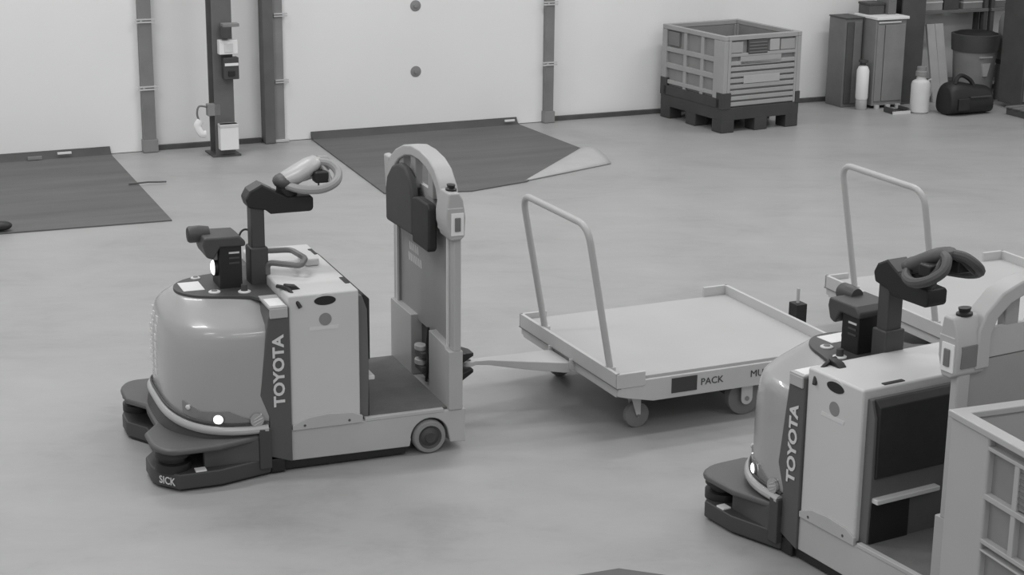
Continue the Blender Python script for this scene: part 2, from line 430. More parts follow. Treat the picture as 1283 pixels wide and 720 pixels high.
def make_tractor(loc, rz, label):
    MB.ys = YW
    T = thing('tow_tractor', loc, rz, label, 'tow tractor', 'tow tractors')
    # chassis with wheel arch
    wc, wr = (-.115, .10), .10
    prof = [(-1.07, .12), (-.94, .062), (-.235, .055), (-.228, .10)] + arc(wc[0], wc[1], .115, 175, 5, 12) + [(.012, .05), (.105, .045), (.105, .25), (-1.07, .25)]
    MB().prism(prof, 'y', -HW, HW).build('chassis', 'chassis', T, bevel=.008)
    bx(-1.04, -.26, -.374, .374, .014, .075).build('underside_shade', 'black', T)  # black slab standing in for the shadow band under the chassis
    for s_ in (-1, 1): bx(-1.06, -.975, min(s_ * .34, s_ * .39), max(s_ * .34, s_ * .39), .006, .09).build('stabiliser_pad', 'black', T, bevel=.01)
    bx(-.515, 0.0, -.365, .365, .248, .262).build('deck_mat', 'deckmat', T)
    bx(-.505, -.03, -.388, -.366, .244, .266).build('deck_edge', 'chassis', T, bevel=.004)
    for s_ in (-1, 1):
        y0 = s_ * .375
        wh = MB().lathe([(.07, -.045), (.092, -.045), (wr, -.035), (wr, .035), (.092, .045), (.07, .045)], (wc[0], y0 - s_ * .03, wc[1]), 'y', 28, True).build('rear_wheel', 'tyre', T)
        MB().lathe([(.0, -.049), (.03, -.053), (.034, -.047), (.055, -.040), (.07, -.046), (.07, .046), (.055, .040), (.034, .047), (.03, .053), (.0, .049)], (wc[0], y0 - s_ * .03, wc[1]), 'y', 24).build('wheel_hub', 'hub', wh)
    dw = MB().cyl((-1.12, -.31, .10), .10, .08, 'y', 28).build('drive_wheel', 'black', T, bevel=.012)
    # battery box
    box = MB().box(-.938, -.53, -HW, HW, .25, 1.03).build('battery_box', 'box', T, bevel=.014, seg=3)
    for s_ in (-1, 1):
        yo = s_ * HW
        h = MB().prism(arc(-.727, .985, .062, 0, 360, 23, .026)[:-1], 'y', yo - .002, yo + .002).build('handle_hole', 'black', box)
        MB().prism(arc(-.727, .982, .066, 10, 170, 12, .030) + arc(-.727, .992, .06, 170, 10, 12, .034), 'y', yo - s_ * .002 - .004, yo - s_ * .002 + .004).build('handle_lip', 'box', h)
        MB().prism(arc(-.727, .877, .036, 0, 360, 24)[:-1], 'y', yo - .0015, yo + .0015).build('round_sticker', 'grey1', box)
        MB().prism([(-.822, .818), (-.655, .818), (-.650, .838), (-.818, .838)], 'y', yo - .0015, yo + .0015).build('label_strip', 'letter', box)
        MB().prism([(-.93, .245), (-.52, .245), (-.52, .285), (-.58, .312), (-.72, .322), (-.84, .312), (-.93, .275)], 'y', yo - .008, yo + .006).build('lower_panel', 'chassis', box, bevel=.003)
        for xx in (-.86, -.60): MB().cyl((xx, yo - .0085 + (s_ > 0) * .012, .268), .008, .006, 'y', 10).build('bolt', 'grey3', box)
        bx(-.567, -.543, s_ * .24 - .045, s_ * .24 + .045, 1.028, 1.034).build('top_slot', 'black', box)
    # operator side panel
    op = MB().prism([(-.53, .24), (-.475, .24), (-.468, .55), (-.475, .90), (-.505, .985), (-.53, .985)], 'y', -.365, .365).build('operator_panel', 'op_panel', T, bevel=.006)
    MB().prism([(-.482, .585), (-.455, .60), (-.455, .955), (-.49, .985), (-.51, .985)], 'y', -.352, .345).build('knee_pad', 'black_soft', op, bevel=.006)
    bx(-.475, -.43, -.355, -.07, .475, .50).build('ledge', 'letter', op, bevel=.005)
    bx(-.478, -.466, -.355, -.185, .17, .47).build('opening', 'black', op)
    # hoop with brand lettering
    hp = [(-1.03, .965), (-1.056, .91), (-1.109, .475), (-1.063, .347), (-1.065, .109), (-.935, .063), (-.935, .972)]
    hoop = MB().prism(hp, 'y', -.395, .395).build('hoop_panel', 'panel', T, bevel=.006)
    text('TOYOTA', 'brand_lettering', 'letter', hoop, (-.971, -.396 * YW, .40), (0, 0, 1), (-1, 0, 0), .42, .066, .003, .032)
    text('TOYOTA', 'brand_lettering', 'letter', hoop, (-1.037, .396 * YW, .40), (0, 0, 1), (1, 0, 0), .42, .066, .003, .032)
    MB().box(-1.05, -.945, -.40, -.22, .965, .98).box(-1.046, -.945, -.402, -.39, .915, .97).build('corner_cap', 'rim', hoop, bevel=.004)
    bx(-1.04, -.955, -.385, -.28, .979, .983).build('white_sticker', 'white', hoop)
    # front fairing
    rings = [[(x, y, z) for x, y in outline(-1.03, xf, hw)] for z, xf, hw in FAIR]
    fair = MB().loft(rings).build('front_fairing', 'body', T, ang=50)
    def rz_(y): return .280 + .07 * max(0.0, 1 - (abs(y) / .40) ** 2.2)
    rim_path = [(x - .014, y * 1.014, rz_(y)) for x, y in outline(-1.06, -1.578, .394)]
    MB().tube(rim_path, .024, 10, sy=.7).build('lower_rim', 'rim', fair)
    MB().tube([(x - .008, y * 1.008, rz_(y) + .036) for x, y in outline(-1.06, -1.578, .392)], .006, 6).build('rim_gap', 'charcoal', fair)
    sk = []
    for dx, dw, t_ in ((-.01, -.004, 1.0), (-.03, .006, .55), (-.045, .012, .0)):
        sk.append([(x, y, .20 + (rz_(y) - .20) * t_) for x, y in outline(-1.06, -1.578 + dx, .390 + dw)])
    MB().loft(sk).build('lower_skirt', 'bumper', fair)
    for s_ in (-1, 1):
        # headlight cluster wrapped on the corner
        top = []; bot = []; k = 14
        def corner(xf, hw, out, ang_, z):
            fw = cos(ang_) ** (2 / 3.2)
            return (-1.03 - (-1.03 - xf + out) * fw, s_ * (hw + out) * (1 - .06 * fw * fw) * sin(ang_) ** (2 / 3.2), z)
        for i in range(k + 1):
            ang = math.radians(36 + 47 * i / k)
            c, q = cos(ang), sin(ang)
            def pt(z, out):
                xf, hw = fair_at(z)
                return corner(xf, hw, out, ang, z)
            zt = .395 + .045 * max(0, 1 - i / 5) - (.05 if i > k - 3 else 0) * ((i - k + 3) / 3)
            top.append((pt(zt, .006), pt(zt, -.01))); zb = .322 + .05 * max(0, 1 - i / 6); bot.append((pt(zb, .006), pt(zb, -.01)))
        m = MB(); rr = [[bot[i][1], bot[i][0], top[i][0], top[i][1]] for i in range(k + 1)]
        cl = m.loft(rr).build('headlight_cluster', 'glass', fair)
        def spot(ang, z, r, h, name, mm):
            a_ = math.radians(ang); xf, hw = fair_at(z); c, q = cos(a_), sin(a_)
            p = Vector(corner(xf, hw, .004, a_, z))
            a2 = a_ + .02
            p2 = Vector(corner(xf, hw, .004, a2, z))
            tx = (p2 - p).normalized(); nn = Vector((0, 0, 1)).cross(tx) * (1 if s_ < 0 else -1)
            if nn.x * -1 + nn.y * s_ < 0: nn = -nn
            ra = [tuple(p + nn * d + (tx * cos(2 * pi * i / 20) + Vector((0, 0, 1)) * sin(2 * pi * i / 20)) * r * kk) for d, kk in () for i in range(20)]
            rs = [[tuple(p + nn * d + (tx * cos(2 * pi * i / 20) + Vector((0, 0, 1)) * sin(2 * pi * i / 20)) * r * kk) for i in range(20)] for d, kk in ((-.01, 1), (h, 1), (h + .004, .7), (h + .005, .05))]
            return MB().loft(rs).build(name, mm, cl)
        spot(66, .355, .034, .005, 'lamp_bezel', 'grey2')
        spot(66, .355, .026, .009, 'headlamp', 'lamp')
        spot(42, .41, .014, .006, 'indicator', 'jug')
        # round striped badge on the flank
        yb = s_ * .398
        MB().prism(arc(-1.135, .338, .038, 0, 360, 24)[:-1], 'y', yb - .006, yb + .006).build('badge', 'body', fair)
        for k2 in (-1, 0, 1):
            cx = -1.135 + .004; cz = .338 + .018 * k2
            hw_ = .03 if k2 == 0 else .024
            MB().prism([(cx - hw_, cz - .012), (cx + hw_ - .01, cz + .008), (cx + hw_, cz + .016), (cx - hw_ + .01, cz - .004)], 'y', yb - .008, yb + .008).build('badge_stripe', 'letter', fair)
    # pale raised marks on the nose
    for i in range(7):
        z = .80 - .052 * i
        for y in (.02, .10, .18):
            px = fair_point(z, y)
            MB().prism([(y - .022, z - .016), (y + .016, z - .02), (y + .024, z + .012), (y - .012, z + .018)], 'x', px[0] - .0025, px[0] + .02).build('nose_mark', 'letter', fair)
    # top plate with buttons
    tp = outline(-1.06, -1.46, .185, 2.2, 28, 0.0)
    plate = MB().prism([(-.945, -.25), (-1.03, -.27), (-1.09, -.20)] + tp[3:-3] + [(-1.09, .20), (-1.03, .27), (-.945, .25)], 'z', .958, .978).build('top_plate', 'charcoal', T, bevel=.004)
    bx(-1.42, -1.30, -.06, .07, .977, .9805).build('white_label', 'white', plate)
    MB.ys = 1.0
    for (xx, yy, rr) in ((-1.30, .17, .028), (-1.26, -.15, .034), (-1.10, -.20, .036)):
        bt = MB().lathe([(.0, 0), (rr, 0), (rr, .006), (rr * .8, .010), (0, .010)], (xx, yy, .977), 'z', 20).build('button', 'letter', plate)
        MB().lathe([(.0, .006), (rr * .55, .006), (rr * .5, .013 if xx < -1.2 else .045), (0, .014 if xx < -1.2 else .05)], (xx, yy, .977), 'z', 16).build('button_cap', 'charcoal' if xx > -1.2 else 'grey2', bt)
    MB.dz = -.045
    # sensor tower
    tw = bx(-1.215, -1.085, -.10, .10, 1.01, 1.30).build('sensor_tower', 'black', T, bevel=.008)
    MB().prism([(-1.31, 1.285), (-1.30, 1.33), (-1.10, 1.325), (-1.065, 1.295), (-1.065, 1.265), (-1.21, 1.27), (-1.25, 1.20), (-1.29, 1.215)], 'y', -.12, .12).build('sensor_hood', 'charcoal', tw, bevel=.012)
    MB().lathe([(.0, -.02), (.042, -.02), (.048, -.01), (.048, .05), (.04, .10), (.0, .10)], (-1.345, .02, 1.325), 'x', 20).build('scanner_head', 'charcoal', tw)
    MB().lathe([(.0, -.022), (.036, -.022), (.04, -.018), (0, -.016)], (-1.345, .02, 1.325), 'x', 20).build('scanner_window', 'black', tw)
    bx(-1.245, -1.215, -.07, .05, 1.185, 1.27).build('pale_bracket', 'grey1', tw, bevel=.006)
    lens = MB().ellipsoid((-1.232, -.03, 1.135), .02, .034, .045, 16, 10).build('front_lamp', 'lamp', tw)
    MB().cyl((-1.235, -.03, 1.135), .05, .025, 'x', 20).build('lamp_housing', 'black', tw)
    for z in (1.165, 1.195, 1.225): bx(-1.16, -1.10, -.104, -.099, z, z + .010).build('label_line', 'letter' if z > 1.2 else 'charcoal', tw)
    # steering column and arm
    colm = bx(-1.015, -.935, -.05, .05, 1.0, 1.50).build('steering_column', 'charcoal', T, bevel=.01)
    bx(-1.028, -.922, -.064, .064, 1.0, 1.235).build('column_sleeve', 'charcoal', colm, bevel=.01)
    MB().prism([(-1.03, 1.47), (-1.045, 1.52), (-1.02, 1.565), (-.95, 1.60), (-.87, 1.555), (-.80, 1.52), (-.66, 1.515), (-.65, 1.50), (-.65, 1.44), (-.665, 1.425), (-.90, 1.425), (-.93, 1.45)], 'y', -.065, .065).build('steering_arm', 'black', colm, bevel=.012)
    MB().prism([(-1.02, 1.566), (-.95, 1.602), (-.87, 1.557), (-.88, 1.55), (-.95, 1.593), (-1.015, 1.56)], 'y', -.06, .06).build('arm_cover', 'charcoal', colm)
    hd = MB().lathe([(.0, -.01), (.055, -.01), (.06, .0), (.06, .05), (.045, .075), (.0, .075)], (-.79, 0, 1.52), 'z', 20).build('steering_head', 'black', T)
    MB().ellipsoid((-.80, 0, 1.60), .07, .09, .045, 20, 10).build('head_cap', 'charcoal', hd)
    sh = [[(x, y, z) for (y, z) in [(yy * ww, zc + zz * hh) for yy, zz in arc(0, 0, 1, 0, 360, 16)[:-1]]] for x, ww, zc, hh in ((-.85, .03, 1.60, .02), (-.81, .08, 1.605, .045), (-.74, .105, 1.63, .056), (-.68, .105, 1.662, .056), (-.625, .085, 1.69, .045), (-.585, .04, 1.70, .018))]
    MB().loft(sh).build('head_shell', 'rim', hd, ang=60)
    for s_ in (-1, 1):
        pth = smooth_path([(-.80, s_ * .06, 1.585), (-.735, s_ * .13, 1.572), (-.635, s_ * .175, 1.575), (-.55, s_ * .165, 1.605), (-.515, s_ * .11, 1.65), (-.545, s_ * .06, 1.692), (-.60, s_ * .03, 1.70)], 6)
        MB().tube(pth, .025, 10).build('loop_grip', 'grip', hd)
        MB().tube([(-.60, s_ * .03, 1.692), (-.575, s_ * .09, 1.65), (-.565, s_ * .15, 1.60)], .014, 8).build('grip_brace', 'grip', hd)
        bx(-.655, -.575, min(s_ * .05, s_ * .135), max(s_ * .05, s_ * .135), 1.60, 1.665).build('thumb_control', 'black', hd, bevel=.01)
    MB().tube(smooth_path([(-.66, -.03, 1.52), (-.62, -.05, 1.55), (-.615, -.05, 1.59)]), .005, 6).build('control_cable', 'grey3', hd)
    MB.dz = 0.0
    # grab rail and cable behind the column
    MB().tube(fillet([(-.93, -.06, 1.03), (-.93, -.06, 1.10), (-.77, -.20, 1.10), (-.70, -.05, 1.10), (-.73, .17, 1.10), (-.92, .20, 1.10), (-.93, .20, 1.03)], .04), .017, 8).build('grab_rail', 'grey2', T)
    MB().box(-.68, -.60, .02, .22, 1.03, 1.075).build('rail_socket', 'box', T, bevel=.01)
    MB().tube(smooth_path([(-1.08, .06, 1.18), (-1.04, .10, 1.25), (-1.0, .09, 1.26), (-.97, .06, 1.2)]), .006, 6).build('sensor_cable', 'black', T)
    MB.ys = 1.0
    MB().prism([(-.93, 1.0), (-.86, .995), (-.80, 1.0), (-.86, 1.05), (-.92, 1.06)], 'y', -.43, -.38).build('key_lever', 'black', T, bevel=.006)
    MB().tube(smooth_path([(-.95, -.36, 1.04), (-.91, -.44, 1.04), (-.89, -.52, 1.0), (-.87, -.552, .96)]), .012, 8).build('lever_cord', 'black', T)
    # bumper with two scanner pods
    MB.ys = YW
    def bump(xf, hw, xr, hwr, cham=False):
        r = .13
        if cham: cn = [(xf + .12, -hw), (xf + .02, -hw + .085), (xf, -hw + .13)]
        else: cn = [(xf + r - r * cos(math.radians(a)), -hw + r - r * sin(math.radians(a))) for a in range(90, -1, -15)]
        half = [(xr, -hwr), (xf + r + .22, -hw)] + cn + [(xf, -hw + .24), (xf + .09, -hw + .34)]
        return half + [(x, -y) for x, y in reversed(half)]
    bpr = MB().prism(bump(-1.715, .455, -1.06, .395, True), 'z', .014, .105).build('bumper', 'bumper', T, bevel=.01)
    MB().prism(bump(-1.695, .44, -1.06, .38, True), 'z', .003, .014).build('bumper_foot', 'black', bpr)
    MB().prism(bump(-1.715, .455, -1.06, .392), 'z', .212, .25).build('bumper_top', 'bumper_top', bpr, bevel=.018, seg=3)
    MB().prism([(x, y) for x, y in outline(-1.06, -1.50, .33)], 'z', .12, .23).build('bumper_core', 'black', bpr)
    for s_ in (-1, 1):
        bx(-1.44, -1.13, min(s_ * .38, s_ * .41), max(s_ * .38, s_ * .41), .10, .225).build('side_panel', 'grey3', bpr, bevel=.004)
        bx(-1.13, -1.06, min(s_ * .33, s_ * .415), max(s_ * .33, s_ * .415), .05, .29).build('side_post', 'bumper', bpr, bevel=.006)
        MB.ys = 1.0
        sc = MB().lathe([(0, .10), (.10, .10), (.10, .145), (.075, .152), (.075, .175), (.10, .182), (.095, .22), (0, .22)], (-1.60, s_ * .51, 0), 'z', 28).build('laser_scanner', 'black', bpr)
        bx(-1.50, -1.44, s_ * .60 - .03, s_ * .60 + .02, .104, .112).build('scanner_plate', 'white', sc)
        qa = Vector((-1.695, s_ * .370 * YW, .035)); qb = Vector((-1.595, s_ * .455 * YW, .035))
        tx = (qb - qa).normalized() * (1 if s_ < 0 else -1); nrm = tx.cross(Vector((0, 0, 1)))
        p0 = (qa if s_ < 0 else qb) + tx * .02 + nrm * .001
        text('SICK', 'scanner_lettering', 'letter', bpr, p0, tx, (0, 0, 1), .11, .045, .003, .015)
        MB.ys = YW
    # rear bulkhead plate with notch, posts, backrest
    bh = MB().prism([(-.392, .25), (-.135, .25), (-.135, .635), (-.33, .62), (-.345, .605), (-.392, .605)], 'x', 0, .085).build('bulkhead_panel', 'frame', T, bevel=.005)
    MB().prism([(.10, .25), (.386, .25), (.386, .635), (.10, .635)], 'x', 0, .085).build('bulkhead_panel', 'frame', T, bevel=.005)
    bx(.07, .084, -.15, .12, .25, .62).build('hitch_recess', 'grey3', bh)
    for z in (.36, .45):
        MB().cyl((.02, .015, z), .035, .03, 'z', 16).build('hitch_pin', 'zinc', bh, bevel=.004)
        bx(.0, .08, -.05, .05, z - .035, z).build('hitch_block', 'grey3', bh, bevel=.004)
    MB().tube(smooth_path([(.03, -.07, .62), (.025, -.06, .5), (.02, -.075, .4), (.02, -.06, .28)]), .008, 8).build('release_cable', 'black', bh)
    for z0, z1, tip in ((.375, .435, .40), (.265, .31, .295)):
        MB().loft([[(.095, y, z) for y, z in ((-.09, z0), (.09, z0), (.09, z1), (-.09, z1))], [(.24, y, z) for y, z in ((-.085, z0), (.085, z0), (.085, z1), (-.085, z1))], [(.34, y, z) for y, z in ((-.03, tip - .01), (.03, tip - .01), (.03, tip + .01), (-.03, tip + .01))]]).build('hitch_jaw', 'black', bh, bevel=.004)
    sheet = bx(.045, .06, -.34, .375, .60, 1.33).build('backrest_sheet', 'back', T)
    for (y, z, n_, h_, mm) in ((.13, 1.12, 8, .018, 'frame'), (.135, 1.035, 5, .026, 'letter'), (.12, .965, 7, .026, 'letter')):
        for j in range(n_):
            yy = y + (n_ / 2 - j) * .026
            MB().prism([(yy - .010, z - h_), (yy + .004, z - h_ * .9), (yy + .010, z + h_), (yy - .003, z + h_ * .8)], 'x', .0435, .046).build('faded_mark', mm, sheet)
    for s_, yy in ((-1, -.365), (1, .372)):
        bx(.028, .075, yy - .028, yy + .028, .60, 1.36).build('backrest_post', 'frame', T, bevel=.012, seg=3)
        bx(.018, .03, yy + (.03 if s_ < 0 else -.045), yy + (.045 if s_ < 0 else -.03), .60, 1.33).build('bright_edge', 'letter', T)
    # arch head with opening
    outer = [(-.335, 1.30), (-.33, 1.48), (-.305, 1.555), (-.24, 1.635), (-.16, 1.675), (-.05, 1.695), (.06, 1.695), (.17, 1.668), (.275, 1.615), (.335, 1.565), (.37, 1.51), (.385, 1.42), (.385, 1.30)]
    inner = [(-.275, 1.30), (-.272, 1.46), (-.25, 1.525), (-.20, 1.58), (-.13, 1.615), (-.04, 1.633), (.05, 1.633), (.145, 1.61), (.23, 1.565), (.28, 1.52), (.31, 1.475), (.325, 1.41), (.325, 1.30)]
    m = MB(); n = len(outer)
    rs = []
    for i in range(n):
        (yo, zo), (yi, zi) = outer[i], inner[i]
        rs.append([(-.015, yo, zo), (.095, yo, zo), (.095, yi, zi), (-.015, yi, zi)])
    arch = m.loft(rs).build('backrest_arch', 'frame', T, bevel=.012, seg=3)
    bx(.032, .056, -.31, .31, 1.335, 1.47).build('arch_web', 'frame', arch)
    for yy in (-.16, .06, .22):
        bx(.0, .05, yy - .03, yy + .03, 1.44, 1.63).build('arch_rib', 'back', arch, bevel=.008)
    # pad: a wide left cushion and a lower right one
    pad1 = [(.315, 1.165), (.32, 1.36), (.298, 1.45), (.23, 1.53), (.14, 1.57), (.06, 1.565), (.0, 1.52), (-.03, 1.46), (-.045, 1.38), (-.05, 1.18)]
    MB().prism(pad1, 'x', -.06, -.008).build('back_pad', 'pad', T, bevel=.022, seg=3)
    pad2 = [(-.05, 1.15), (-.05, 1.42), (-.10, 1.435), (-.24, 1.435), (-.26, 1.41), (-.26, 1.17), (-.245, 1.15)]
    MB().prism(pad2, 'x', -.06, -.005).build('side_pad', 'black_soft', T, bevel=.014, seg=3)
    # control box on the near side and small one on the far side
    cb = MB().prism([(.0, 1.27), (.06, 1.27), (.085, 1.29), (.09, 1.40), (.075, 1.50), (.05, 1.545), (-.01, 1.545), (-.03, 1.42), (-.028, 1.36)], 'y', -.415, -.285).build('control_box', 'frame', T, bevel=.012, seg=3)
    MB().lathe([(0, 0), (.03, 0), (.03, .012), (.02, .018), (.024, .035), (0, .038)], (.03, -.355, 1.543), 'z', 16).build('stop_button', 'black', cb)
    bx(.0, .075, -.4195, -.414, 1.30, 1.43).build('switch_plate', 'white', cb, bevel=.002)
    bx(.02, .055, -.425, -.418, 1.325, 1.405).build('rocker_switch', 'grey2', cb, bevel=.004)
    bx(.085, .094, -.395, -.33, 1.32, 1.42).build('rear_badge', 'grey2', cb, bevel=.002)
    bx(-.02, .07, -.416, -.413, 1.455, 1.46).build('box_seam', 'letter', cb)
    MB().prism([(.0, 1.33), (.06, 1.32), (.07, 1.48), (.03, 1.545), (-.01, 1.54)], 'y', .375, .45).build('far_grip_box', 'frame', T, bevel=.012, seg=3)
    MB().prism(arc(-.02, 1.385, .05, 0, 360, 20, .022)[:-1], 'x', .093, .10).build('oval_badge', 'letter', T)
    MB.ys = 1.0
    return T

T1 = make_tractor((-.3609 - sin(.3799) * .5406, 9.7629 + cos(.3799) * .5406, 0), .3799, 'grey tow tractor hitched to the platform cart by its drawbar')
T2 = copy_tree(T1)
U0x, U0y, UY = 1.655, 7.9315, -1.04
# its frame origin sits at the rear face of the battery box, 0.53 ahead of the bulkhead
T2.location = (U0x + cos(UY) * .532 - sin(UY) * .5406, U0y + sin(UY) * .532 + cos(UY) * .5406, 0)
T2.rotation_euler = (0, 0, UY)
for ch in list(T2.children):
    nm = ch.name.split('.')[0]
    if nm in ('grab_rail', 'rail_socket'): bpy.data.objects.remove(ch)
    elif nm == 'steering_head':
        ch.location.z = -.05
        for g in ch.children:
            if g.name.split('.')[0] in ('head_shell', 'loop_grip', 'grip_brace'):
                g.material_slots[0].link = 'OBJECT'; g.material_slots[0].material = MT['grey3']
    elif nm in ('steering_column', 'steering_head', 'sensor_tower'): ch.location.z = -.05
T2['label'] = 'grey tow tractor standing beside the tall pale bulk bin, not hitched to a cart'

# ------------------------------------------------------------------ platform carts (x from front edge, y to far side)
CW, CL, CZ = 1.346, 1.552, .3715
def make_cart(loc, rz, label):
    K = thing('platform_cart', loc, rz, label, 'cart', 'platform carts')
    bx(.012, CL - .012, .012, CW - .012, CZ - .022, CZ).build('deck_board', 'deck', K, bevel=.004)
    prof = [(.0, .352), (.0, .268), (.06, .25), (.24, .212), (CL - .24, .212), (CL - .06, .25), (CL, .268), (CL, .352)]
    rails = []
    for y0, y1 in ((-.008, .022), (CW - .022, CW + .008)):
        rails.append(MB().prism(prof, 'y', y0, y1).build('side_rail', 'cartframe', K, bevel=.004))
    for x0 in (.0, CL - .03): bx(x0, x0 + .03, .022, CW - .022, .255, .35).build('end_rail', 'cartframe', K, bevel=.004)
    bx(.03, CL - .03, .022, CW - .022, .30, .338).build('under_tray', 'grey3', K)
    for y0 in (.25, .92): bx(.1, CL - .1, y0, y0 + .05, .24, .30).build('stringer', 'grey3', K)
    # corner lips front and rear
    for x0, x1, xi in ((-.012, .012, 1), (CL - .012, CL + .012, -1)):
        xa, xb = (x0, x0 + .19) if xi == 1 else (x1 - .19, x1)
        l = MB().box(x0, x1, -.012, CW + .012, .318, .408 if xi == 1 else .435).build('end_lip', 'cartframe', K, bevel=.004)
        for y0, y1 in ((-.014, .008), (CW - .008, CW + .014)):
            bx(xa, xb, y0, y1, .318, .408 if xi == 1 else .435).build('lip_return', 'cartframe', l, bevel=.004)
        bx(min(x0, x1) - .003, max(x0, x1) + .003, -.015, CW + .015, .316, .321).build('lip_seam', 'grey2', l)
    # lettering and dark plate on both rails
    sr = rails[0]
    MB().prism([(.36, .243), (.535, .243), (.535, .337), (.36, .337)], 'y', -.013, -.007).build('dark_plate', 'darkletter', sr, bevel=.002)
    text('PACK', 'lettering', 'darkletter', sr, (.565, -.009, .268), (1, 0, 0), (0, 0, 1), .155, .042, .002, .0)
    text('MULE', 'lettering', 'darkletter', sr, (.915, -.009, .272), (1, 0, 0), (0, 0, 1), .155, .042, .002, .0)
    MB().prism([(1.10, .262), (1.27, .29), (1.22, .31), (1.10, .322)], 'y', -.012, -.007).build('mule_mark', 'grey2', sr)
    sr = rails[1]; yf = CW + .009
    text('PACK', 'lettering', 'darkletter', sr, (.975, yf, .268), (-1, 0, 0), (0, 0, 1), .155, .042, .002, .0)
    text('MULE', 'lettering', 'darkletter', sr, (.625, yf, .272), (-1, 0, 0), (0, 0, 1), .155, .042, .002, .0)
    # handle
    pts = fillet([(.035, .15, .34), (-.145, .15, 1.285), (-.145, 1.05, 1.285), (.035, 1.05, .34)], .12, 8)
    h = MB().tube(pts, .021, 12).build('push_handle', 'tube', K)
    for y in (.15, 1.05): MB().cyl((.033, y, .345), .028, .06, 'z', 14).build('handle_socket', 'cartframe', h)
    # corner castors
    for x in (.19, CL - .19):
        for y in (.15, CW - .15):
            c = MB().lathe([(0, -.022), (.055, -.022), (.078, -.019), (.08, -.012), (.08, .012), (.078, .019), (.055, .022), (0, .022)], (x + .02, y, .08), 'y', 24).build('castor_wheel', 'castor', K)
            for s_ in (-1, 1):
                MB().prism([(x - .035, .215), (x + .035, .215), (x + .035, .09), (x + .02, .065), (x + .005, .09)], 'y', y + s_ * .03 - .003, y + s_ * .03 + .003).build('castor_fork', 'zinc', c)
            bx(x - .05, x + .05, y - .045, y + .045, .205, .245).build('castor_plate', 'grey2', c, bevel=.003)
            MB().cyl((x + .02, y - .036, .08), .010, .072, 'y', 10).build('castor_axle', 'grey2', c)
    for y in (.07, CW - .07):
        c = MB().lathe([(0, -.03), (.08, -.03), (.112, -.027), (.115, -.018), (.115, .018), (.112, .027), (.08, .03), (0, .03)], (.93, y + (.035 if y < .5 else -.035), .115), 'y', 28).build('load_wheel', 'castor', K)
        yo = y - .02 if y < .5 else y + .02
        MB().prism([(.89, .25), (.97, .25), (.97, .115)] + arc(.93, .115, .04, 0, -180, 8) + [(.89, .115)], 'y', yo - .005, yo + .005).build('wheel_bracket', 'zinc', c, bevel=.002)
        MB().cyl((.93, yo - .012, .115), .014, .024, 'y', 12).build('wheel_nut', 'grey1', c)
    bx(.88, .98, .13, CW - .13, .09, .14).build('axle', 'grey3', K)
    # rear coupler box with pin
    q = bx(CL + .012, CL + .20, CW / 2 - .03, CW / 2 + .19, .265, .30).build('coupler_plate', 'cartframe', K, bevel=.003)
    bx(CL + .185, CL + .26, CW / 2 + .07, CW / 2 + .17, .27, .43).build('coupler_box', 'black', q, bevel=.004)
    bx(CL + .26, CL + .263, CW / 2 + .07, CW / 2 + .17, .27, .43).build('coupler_face', 'charcoal', q)
    MB().cyl((CL + .222, CW / 2 + .12, .43), .011, .10, 'z', 10).build('coupler_pin', 'tube', q)
    return K
CX, CY, CYAW = .6309, 9.9773, .4323
def cf(a, b): return (CX + cos(CYAW) * a - sin(CYAW) * b, CY + sin(CYAW) * a + cos(CYAW) * b, 0)
K1 = make_cart(cf(0, 0), CYAW, 'pale platform cart whose drawbar is coupled to the tow tractor')
K2 = copy_tree(K1); K2.location = cf(2.40, .015); K2['label'] = 'pale platform cart without a drawbar, partly behind the unhitched tractor'
# drawbar of the coupled cart
e0 = [(.0, .545), (.0, .79)]; e1 = [(-.56, .695), (-.56, .745)]
rs = []
for x, yc, hw, zt, zb in ((-.012, .73, .14, .302, .235), (-.06, .73, .14, .308, .24), (-.30, .735, .085, .328, .275), (-.52, .742, .036, .348, .315), (-.62, .745, .028, .350, .325)):
    rs.append([(x, yc - hw, zb), (x, yc + hw, zb), (x, yc + hw, zt), (x, yc - hw, zt)])
db = MB().loft(rs).build('drawbar', 'cartframe', K1, bevel=.006)
MB().lathe([(.02, -.012), (.05, -.012), (.05, .014), (.02, .014)], (-.645, .745, .337), 'z', 18, True).build('drawbar_eye', 'zinc', db)
for y in (.58, .88): bx(-.03, .0, y - .012, y + .012, .26, .33).build('hinge_ear', 'zinc', db, bevel=.003)
MB().cyl((-.018, .565, .29), .012, .33, 'y', 10).build('hinge_pin', 'zinc', db)

